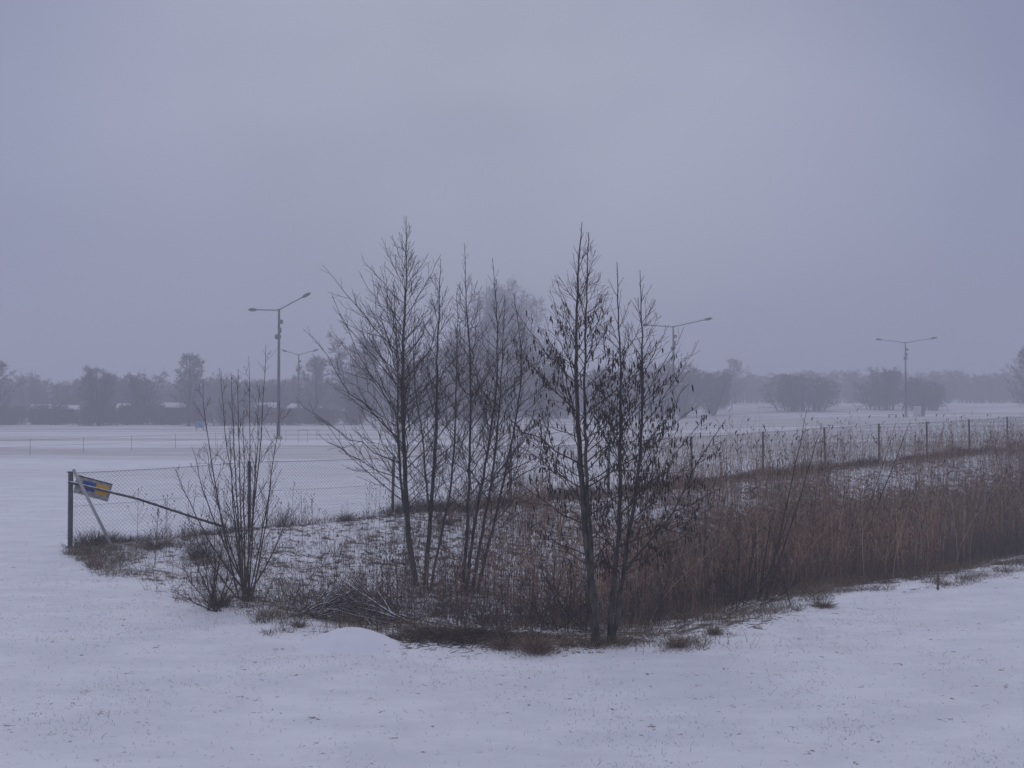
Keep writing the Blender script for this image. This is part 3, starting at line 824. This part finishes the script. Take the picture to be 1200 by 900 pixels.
# ------------------------------------------------------------------ reeds
def reeds_batch(X, Y, H, g, mb, mbp, plume=1.0, r=0.0044):
    n = len(X); Z = ground_z(X, Y)
    lx = g.normal(0.03, 0.13, n); ly = g.normal(0, 0.10, n); bent = g.random(n) < 0.12; lx = np.where(bent, g.normal(0, 0.6, n), lx)
    s = np.linspace(0, 1, 5)
    P = np.zeros((n, 5, 3))
    P[:, :, 0] = X[:, None] + (lx * H)[:, None] * s[None] ** 1.6
    P[:, :, 1] = Y[:, None] + (ly * H)[:, None] * s[None] ** 1.6
    P[:, :, 2] = Z[:, None] - 0.03 + H[:, None] * s[None]
    Rr = (r * g.uniform(0.7, 1.25, n))[:, None] * np.array([1, 0.95, 0.85, 0.7, 0.45])[None]
    mb.tubes(P, Rr, 3)
    # hanging blades
    for k in range(3):
        t = g.uniform(0.25, 0.92, n); az = g.random(n) * 6.283; L = g.uniform(0.16, 0.42, n)
        b = np.stack([X + lx * H * t ** 1.6, Y + ly * H * t ** 1.6, Z + H * t], 1)
        sk = np.linspace(0, 1, 4)
        Q = np.zeros((n, 4, 3))
        out = g.uniform(0.25, 0.65, n)
        Q[:, :, 0] = b[:, 0:1] + (np.cos(az) * L * out)[:, None] * sk
        Q[:, :, 1] = b[:, 1:2] + (np.sin(az) * L * out)[:, None] * sk
        Q[:, :, 2] = b[:, 2:3] + L[:, None] * (0.9 * sk - g.uniform(0.3, 1.7, n)[:, None] * sk ** 2)
        mb.tubes(Q, g.uniform(0.003, 0.006, n)[:, None] * np.array([0.7, 1, 0.8, 0.15])[None], 3)
    # plumes
    m = g.random(n) < plume
    e = P[m, -1]; pv = g.normal(0, 1, (m.sum(), 2)); L = g.uniform(0.10, 0.2, m.sum())
    sk = np.linspace(0, 1, 5); Q = np.zeros((m.sum(), 5, 3))
    Q[:, :, 0] = e[:, 0:1] + (0.025 + 0.05 * pv[:, 0:1]) * sk ** 2 * 1.2
    Q[:, :, 1] = e[:, 1:2] + 0.03 * pv[:, 1:2] * sk ** 2
    Q[:, :, 2] = e[:, 2:3] - 0.02 + L[:, None] * (sk - 0.35 * sk ** 2)
    mbp.tubes(Q, g.uniform(0.007, 0.014, m.sum())[:, None] * np.array([0.2, 0.9, 1, 0.7, 0.1])[None], 4)

g = np.random.default_rng(77)
n = 15500
X = g.uniform(-2.2, 24, n); tt = g.uniform(0.05, 0.93, n)
Bq = lawn_edge(X); Fq = fence_y(X); Y = Bq + tt * (Fq - Bq)
dens = (0.34 * smooth(-2.2, -0.9, X) + 0.66 * smooth(-0.8, 3.2, X + 0.35 * (tt * 10 - 3))) * smooth(0.07, 0.24, tt + 0.16 * (fbm(X * 1.3 + 3, Y * 1.3, 4) - 0.47)) * (1 - 0.16 * smooth(0.5, 0.9, tt)) * (0.05 + 1.3 * smooth(0.36, 0.60, fbm(X * 0.6, Y * 0.6, 4)))
dens = dens * np.clip((Fq - Bq) / 15, 0.3, 1)
m = g.random(n) < dens
X, Y, tt = X[m], Y[m], tt[m]
H = (1.5 + 0.30 * g.normal(0, 1, len(X)) + 1.4 * (fbm(X * 0.9 + 9, Y * 0.9, 3) - 0.45)) * (1 - 0.15 * smooth(0.5, 0.9, tt)) * smooth(-3, 4, X) ** 0.5
H = np.clip(H, 0.5, 2.2)
rb = MB(); rp_ = MB()
reeds_batch(X, Y, H, g, rb, rp_, 0.22)
ro = rb.build('reed_bed', M['reed']); tag(ro, 'dense bed of dry reddish brown reeds filling the hollow on the right', 'reeds', kind='stuff')
po = rp_.build('reed_plumes', M['plume']); tag(po, 'dark plumes of the reed bed', 'reeds', kind='stuff')

# lower, older stems matted at the foot of the bed
g = np.random.default_rng(78)
n = 42000
X = g.uniform(-4.2, 22, n); tt = g.uniform(0.03, 0.6, n)
Bq = lawn_edge(X); Fq = fence_y(X); Y = Bq + tt * (Fq - Bq)
dens = (0.42 * smooth(-4.2, -2.2, X) + 0.58 * smooth(-1.6, 1.5, X)) * smooth(0.05, 0.20, tt + 0.16 * (fbm(X * 1.3 + 3, Y * 1.3, 4) - 0.47)) * (1 - smooth(0.25, 0.6, tt)) * (0.3 + smooth(0.35, 0.6, fbm(X * 0.7, Y * 0.7, 3)))
m = g.random(n) < dens; X, Y = X[m], Y[m]; n = len(X)
Z = ground_z(X, Y); L = g.uniform(0.3, 0.95, n); az = g.random(n) * 6.283; tl = g.uniform(0.1, 0.8, n)
s = np.linspace(0, 1, 4); P = np.zeros((n, 4, 3))
P[:, :, 0] = X[:, None] + (np.cos(az) * tl * L)[:, None] * s; P[:, :, 1] = Y[:, None] + (np.sin(az) * tl * L)[:, None] * s
P[:, :, 2] = Z[:, None] - 0.02 + L[:, None] * (s - 0.28 * (s ** 2) * (1 + tl[:, None]))
ub = MB(); ub.tubes(P, g.uniform(0.002, 0.0042, n)[:, None] * np.array([1, 0.9, 0.7, 0.3])[None], 3)
tag(ub.build('undergrowth', M['stalk']), 'matted brown undergrowth at the foot of the reeds', 'undergrowth', kind='stuff')

# single reeds standing out against the field beyond the fence
g = np.random.default_rng(79)
for k in range(46):
    px = 815 + (1195 - 815) * (k + g.uniform(-0.4, 0.4)) / 46 if k < 40 else g.uniform(815, 880)
    tipy = g.uniform(492, 540) - (px - 815) * 0.03
    kf = (px - 600) / FPX
    yf = (18 + 0.828 * 8.08) / (1 - 0.828 * kf)           # depth of the fence line along this bearing
    d = yf - g.uniform(0.8, 4.0)
    x = kf * d; z = gz(x, d); top = at(px, tipy, d)[2]; h = max(0.9, top - z)
    root = thing('reed', (x, d, z), 'single dry reed with a drooping plume standing tall before the wire fence', 'reed', 'single reeds before the fence')
    a_ = MB(); b_ = MB()
    lean = g.normal(0.03, 0.05)
    s = np.linspace(0, 1, 6); P = np.stack([lean * h * s ** 1.5, g.normal(0, 0.03) * h * s, -0.03 + h * s], 1)
    a_.tubes(P, 0.0042 * (1 - 0.55 * s), 4)
    for q in range(3):
        t = g.uniform(0.3, 0.85); bz_ = np.array([lean * h * t ** 1.5, 0, h * t]); L = g.uniform(0.15, 0.35); sd = g.choice([-1, 1])
        sk = np.linspace(0, 1, 5)[:, None]; a_.tubes(bz_ + np.concatenate([sd * L * 0.6 * sk, 0 * sk, L * (0.7 * sk - 0.9 * sk ** 2)], 1), 0.005 * np.array([.6, 1, .8, .5, .1]), 3)
    e = P[-1]; L = g.uniform(0.14, 0.26); sk = np.linspace(0, 1, 6)[:, None]; sd = g.choice([-1, 1, 1])
    b_.tubes(e + np.concatenate([sd * 0.07 * sk ** 2, 0 * sk, L * (sk - 0.4 * sk ** 2) - 0.02], 1), g.uniform(0.014, 0.026) * np.array([.2, .8, 1, .8, .5, .08]), 5)
    a_.build('stem', M['reed'], root); b_.build('plume', M['plume'], root)

# ------------------------------------------------------------------ grass (uncountable)
def blades(X, Y, L, lean, mat, name, label, g, r=0.0026, z0=-0.015):
    n = len(X); Z = ground_z(X, Y); az = g.random(n) * 6.283
    s = np.linspace(0, 1, 4); P = np.zeros((n, 4, 3))
    P[:, :, 0] = X[:, None] + (np.cos(az) * lean * L)[:, None] * s ** 1.5
    P[:, :, 1] = Y[:, None] + (np.sin(az) * lean * L)[:, None] * s ** 1.5
    P[:, :, 2] = Z[:, None] + z0 + L[:, None] * (s - 0.35 * np.minimum(lean, 1.2)[:, None] * s ** 2)
    mb = MB(); mb.tubes(P, (r * g.uniform(0.6, 1.3, n))[:, None] * np.array([1, 0.9, 0.65, 0.15])[None], 3)
    o = mb.build(name, M[mat]); tag(o, label, 'grass', kind='stuff'); return o

g = np.random.default_rng(90)
# dark band along the fence
n = 34000
X = g.uniform(-8.0, 26, n); off = np.abs(g.normal(0, 0.38, n)) * -1 + g.normal(0, 0.05, n)
Y = fence_y(X) + off * 1.25 * (0.35 + 0.65 * smooth(-7.6, -4.5, X)) - 0.02
keepn = fbm(X * 0.8, Y * 0.8 + 3, 3)
m = g.random(n) < smooth(0.28, 0.55, keepn + 0.10 * smooth(-6, 0, X) - 0.02)
X, Y = X[m], Y[m]
blades(X, Y, g.uniform(0.10, 0.34, len(X)) * (0.6 + 0.8 * smooth(0.3, 0.6, fbm(X * 1.7, Y * 1.7, 2))), g.uniform(0.1, 0.9, len(X)), 'grass_dark', 'fence_grass', 'dark matted dead grass along the foot of the fence', g, 0.0034)
# clumps over the slope of the hollow
g = np.random.default_rng(91)
cx = g.uniform(-8, 9, 520); ct = g.uniform(0.02, 0.92, 520)
cy = lawn_edge(cx) + ct * (fence_y(cx) - lawn_edge(cx))
XX = []; YY = []; LL = []
for a, b in zip(cx, cy):
    k = int(g.uniform(8, 75)); sp = g.uniform(0.04, 0.2)
    XX.append(a + g.normal(0, sp * 1.5, k)); YY.append(b + g.normal(0, sp, k)); LL.append(np.full(k, g.uniform(0.08, 0.26)) * g.uniform(0.6, 1.2, k))
X = np.concatenate(XX); Y = np.concatenate(YY); L = np.concatenate(LL)
t = hollow_t(X, Y); m = (t > 0.01) & (t < 0.99) & (X > -7.9); X, Y, L = X[m], Y[m], L[m]
blades(X, Y, L, g.uniform(0.15, 1.1, len(X)), 'grass', 'slope_grass', 'tufts of dead grass poking through the snow of the hollow', g, 0.0026)
# strip of brown grass along the lawn edge, denser to the right
g = np.random.default_rng(92)
n = 42000
X = g.uniform(-3.2, 16, n); t = -0.004 + np.abs(g.normal(0, 0.055, n))
Y = lawn_edge(X) + t * (fence_y(X) - lawn_edge(X))
m = g.random(n) < smooth(0.41, 0.56, fbm(X * 1.4, Y * 2.2 + 9, 4)) * (0.6 + 0.4 * smooth(-2, 0, X))
X, Y = X[m], Y[m]
blades(X, Y, g.uniform(0.05, 0.27, len(X)) * smooth(-0.02, 0.05, hollow_t(X, Y)), g.uniform(0.2, 1.2, len(X)), 'grass', 'bank_grass', 'brown grass along the edge between lawn and hollow', g, 0.0024)
# grass tips through the snow of the lawn
g = np.random.default_rng(93)
n = 105000
X = g.uniform(-14, 16, n); Y = 6.4 + 11.5 * g.random(n) ** 1.3
m = (hollow_t(X, Y) < 0.0) & (g.random(n) < 0.10 + 0.7 * smooth(0.40, 0.68, fbm(X * 1.1 + 4, Y * 1.1, 4)) ** 1.3)
X, Y = X[m], Y[m]
blades(X, Y, g.uniform(0.010, 0.036, len(X)) * (1 + 0.9 * (g.random(len(X)) < 0.05)), g.uniform(0.1, 1.3, len(X)), 'lawnblade', 'lawn_grass', 'fine grass tips poking through the thin snow of the lawn', g, 0.0016, -0.004)

# ------------------------------------------------------------------ weeds, tussocks
def weed_proto(seed):
    g = np.random.default_rng(seed); a = MB()
    s = np.linspace(0, 1, 6); P = np.stack([g.normal(0, 0.06) * s, g.normal(0, 0.06) * s, s * 0.8], 1)
    R = 0.0036 * (1 - 0.6 * s); a.tubes(P, R, 4)
    C, Rr = spawn(P[None], R[None], 9, 0.35, 0.96, (25, 55), lambda t: 0.26 * (1.25 - t), 0.7, 0.0015, 0.2, 0.04, 4, g)
    a.tubes(C, Rr, 3)
    b = MB(); E = np.concatenate([C[:, -1], P[-1:]])
    Q = E[:, None] + np.linspace(-0.5, 1, 4)[None, :, None] * g.normal(0, 0.3, (len(E), 1, 3)) * 0.02 + np.linspace(0, 1, 4)[None, :, None] * np.array([0, 0, 0.03])
    a.tubes(Q, np.full(len(Q), 0.006)[:, None] * np.array([.3, 1, .9, .2])[None], 4)
    return a
wp = []
gW = 'dry weeds standing in the snow of the hollow'
lW = 'thin dry weed stalk with seed heads standing in the patchy snow of the hollow'
g = np.random.default_rng(95)
spots = []
while len(spots) < 295:
    px = g.uniform(150, 640); py = g.uniform(612, 745)
    p = hit(px, py); t = float(hollow_t(np.array([p[0]]), np.array([p[1]]))[0])
    if 0.05 < t < 0.9 and g.random() < (0.22 + 0.78 * smooth(340, 470, px)): spots.append(p)
for k, p in enumerate(spots):
    sc = g.uniform(0.5, 1.35)
    if k < 5:
        root = weed_proto(300 + k).build('dry_weed', M['stalk']); tag(root, lW, 'weed', gW)
        wp.append(root)
    else:
        root = wp[k % 5].copy(); COL.objects.link(root)
    root.location = tuple(p); root.rotation_euler = (0, 0, g.random() * 6); root.scale = (sc,) * 3

def tussock(px, py, w, h, mat, label, seed, n=420):
    g = np.random.default_rng(seed); p = hit(px, py)
    a = g.random(n) * 6.283; n = int(n * 0.6); a = a[:n]; rr = np.abs(g.normal(0, 1, n)) * w * 0.26
    X = rr * np.cos(a); Y = rr * np.sin(a); az = a + g.normal(0, 0.6, n)
    L = h * g.uniform(0.35, 1.35, n) * np.exp(-(rr / (w * 0.5)) ** 2); ln = g.uniform(0.2, 1.3, n); az = az[:n]
    s = np.linspace(0, 1, 5); P = np.zeros((n, 5, 3))
    P[:, :, 0] = X[:, None] + (np.cos(az) * ln * L)[:, None] * s ** 1.4
    P[:, :, 1] = Y[:, None] + (np.sin(az) * ln * L)[:, None] * s ** 1.4
    P[:, :, 2] = -0.02 + (ground_z(p[0] + X, p[1] + Y) - p[2])[:, None] + L[:, None] * (s * 1.1 - 0.55 * np.minimum(ln, 1)[:, None] * s ** 2)
    mb = MB(); mb.tubes(P, g.uniform(0.0018, 0.0032, n)[:, None] * np.array([1, 1, .8, .6, .15])[None], 3)
    o = mb.build('grass_tussock', M[mat]); o.location = tuple(p)
    tag(o, label, 'tussock', 'tussocks of dead grass round the hollow')
tussock(628, 764, 0.55, 0.24, 'russet', 'widest russet grass tussock at the lawn edge left of the leafy alders', 1, 900)
tussock(590, 760, 0.35, 0.20, 'grass', 'brown grass tussock left of the widest russet one', 2)
tussock(258, 712, 0.34, 0.34, 'grass', 'brown grass tussock under the low twiggy shrub', 3, 500)
tussock(290, 704, 0.22, 0.18, 'grass_dark', 'small dark tussock at the foot of the tall bare shrub', 4)
tussock(417, 722, 0.16, 0.20, 'russet', 'small russet tuft in front of the brush pile', 5, 260)
tussock(793, 758, 0.24, 0.18, 'russet', 'small tussock in the snow right of the leafy alders', 6, 300)
tussock(838, 744, 0.22, 0.16, 'grass', 'small tussock at the lawn edge left of the leaning sapling', 7, 260)
tussock(352, 735, 0.20, 0.16, 'grass', 'small tussock at the left end of the brush pile', 8, 260)
tussock(545, 600, 0.5, 0.25, 'grass_dark', 'dark tussock near the fence between the left alder stems', 9)
tussock(524, 615, 0.45, 0.3, 'grass_dark', 'dark drooping tussock below the fence right of the forked alder', 10)
tussock(406, 612, 0.5, 0.25, 'grass_dark', 'dark tussock by the fence left of the alder clump', 11)
tussock(232, 655, 0.5, 0.36, 'grass_dark', 'tall dark tussock on the slope behind the shrubs', 12, 600)
tussock(180, 645, 0.4, 0.25, 'grass_dark', 'dark tussock on the slope right of the slanting steel stay', 13)
tussock(965, 712, 0.32, 0.13, 'grass', 'flat brown tussock on the right bank below the reeds', 15, 500)

# ------------------------------------------------------------------ brush pile, snow mound, heap, stake
p0 = hit(405, 728)
bpile = thing('brush_pile', p0, 'heap of cut branches dusted with snow behind the small snow mound', 'brush pile')
g = np.random.default_rng(120)
for k in range(64):
    left = k % 2 == 0
    apex = np.array([g.normal(0.02, 0.16), 0.25 + g.normal(0, 0.15), g.uniform(0.12, 0.46)])
    if left: foot = np.array([g.uniform(-0.72, -0.3), g.uniform(-0.15, 0.3), g.uniform(0.0, 0.06)])
    else: foot = np.array([g.uniform(0.35, 0.95), g.uniform(-0.25, 0.25), g.uniform(-0.08, 0.06)])
    foot[2] += gz(p0[0] + foot[0], p0[1] + foot[1]) - p0[2]
    s = np.linspace(0, 1, 7)[:, None]; over = 1.0 + g.uniform(0, 0.25)
    P = foot + (apex - foot) * s * over; P[:, 2] += 0.10 * (s * (1 - s))[:, 0] * g.uniform(-0.5, 1); P += g.normal(0, 0.006, P.shape)
    m_ = MB(); m_.tube(P, g.uniform(0.006, 0.017) * (1.0 - 0.6 * s[:, 0]), 6); m_.build('branch', M['brush'], bpile)
tw = MB(); n = 520
A = np.stack([g.normal(0.08, 0.34, n), g.uniform(-0.1, 0.5, n), np.zeros(n)], 1)
A[:, 2] = g.random(n) * np.clip(0.42 - 0.45 * np.abs(A[:, 0] - 0.02), 0.04, 1) + ground_z(p0[0] + A[:, 0], p0[1] + A[:, 1]) - p0[2]
dv = np.stack([g.normal(0, 0.9, n), g.normal(0, 0.5, n), g.normal(0.15, 0.35, n)], 1); dv /= np.linalg.norm(dv, axis=1, keepdims=True)
s = np.linspace(-0.5, 0.5, 4); Q = A[:, None] + (g.uniform(0.12, 0.45, n)[:, None] * s)[..., None] * dv[:, None]
tw.tubes(Q, np.full((n, 4), 0.0032), 3); tw.build('twigs', M['stalk'], bpile)

def dome(px, py, rx, ry, h, name, mat, label, cat, seed, rough=0.02, skew=0.0):
    p = hit(px, py); nu, nv = 28, 48; mb = MB()
    u = np.linspace(0, 1, nu); v = np.linspace(0, 2 * math.pi, nv, endpoint=False)
    U, V = np.meshgrid(u, v, indexing='ij')
    x = U * np.cos(V) * rx; y = U * np.sin(V) * ry
    z = h * (np.cos(U * math.pi) * 0.5 + 0.5) ** 0.8 * (1 + skew * x / rx)
    z = z + rough * (fbm(x * 9 + seed, y * 9, 4) - 0.45) * (1 - U) - 0.03 * U
    z = z + ground_z(p[0] + x, p[1] + y) - p[2]
    ix = np.arange(nu * nv).reshape(nu, nv); j = np.roll(ix, -1, 1)
    mb.add(np.stack([x, y, z], -1), np.stack([ix[:-1], j[:-1], j[1:], ix[1:]], -1).reshape(-1, 4)[:, ::-1])
    o = mb.build(name, mat); o.location = tuple(p); tag(o, label, cat); return o
M['mound'] = noise_mat('mound_snow', (0.78, 0.785, 0.81), (0.84, 0.84, 0.86), 3)
dome(408, 756, 0.72, 0.44, 0.19, 'snow_mound', M['mound'], 'small smooth mound of snow at the lawn edge before the brush pile', 'snow mound', 3, 0.055, 0.25)
def litter_heap():
    g = np.random.default_rng(140); p = hit(556, 752); n = 1700
    X = g.normal(0, 0.52, n); Y = g.normal(0.14, 0.27, n); h = 0.13 * np.exp(-(X / 0.55) ** 2 - ((Y - 0.1) / 0.3) ** 2)
    X = np.clip(X, -1.0, 1.0); Z = ground_z(p[0] + X, p[1] + Y) - p[2] + h * g.random(n) ** 0.5
    L = g.uniform(0.05, 0.34, n); az = g.normal(0.05, 0.6, n); el = g.normal(0.03, 0.28, n)
    d = np.stack([np.cos(az) * np.cos(el), np.sin(az) * np.cos(el), np.sin(el)], 1) * np.where(g.random(n) < 0.5, 1, -1)[:, None]
    s = np.linspace(-0.5, 0.5, 4); P = np.stack([X, Y, Z], 1)[:, None] + (L[:, None] * s)[..., None] * d[:, None] + g.normal(0, 0.006, (n, 4, 3))
    mb = MB(); mb.tubes(P, g.uniform(0.002, 0.006, n)[:, None] * np.array([0.5, 1, 0.9, 0.4])[None], 3)
    o = mb.build('litter_heap', M['heap']); o.location = tuple(p)
    tag(o, 'low dark heap of matted stalks at the lawn edge right of the snow mound', 'heap')
def foot_litter(px, py, n, sx, sy, seed):
    g = np.random.default_rng(seed); p = hit(px, py)
    X = g.normal(0, sx, n); Y = g.normal(0.05, sy, n)
    return p[0] + X, p[1] + Y
M['heap'] = island_mat('matted_litter', [(0.030, 0.022, 0.017), (0.065, 0.045, 0.034), (0.16, 0.115, 0.085)])
litter_heap()
fx = []; fy = []
for a in ((700, 757, 420, 0.22, 0.12, 150), (716, 755, 320, 0.20, 0.12, 151), (487, 690, 260, 0.25, 0.16, 152), (550, 696, 300, 0.25, 0.16, 153), (640, 762, 260, 0.5, 0.10, 154), (760, 758, 260, 0.5, 0.12, 155)):
    q, w = foot_litter(*a); fx.append(q); fy.append(w)
fx = np.concatenate(fx); fy = np.concatenate(fy); g = np.random.default_rng(156)
blades(fx, fy, g.uniform(0.04, 0.22, len(fx)), g.uniform(0.2, 1.4, len(fx)), 'grass', 'foot_grass', 'brown grass gathered round the feet of the alders', g, 0.0024)
sk_ = hit(1099, 692)
sm_ = MB(); sm_.tube([(0, 0, -0.05), (0.005, 0, 0.15), (0.0, 0, 0.25)], [0.016, 0.016, 0.013], 7)
so_ = sm_.build('wooden_stake', M['wood']); so_.location = tuple(sk_); tag(so_, 'short wooden stake in the snow of the right bank', 'stake')
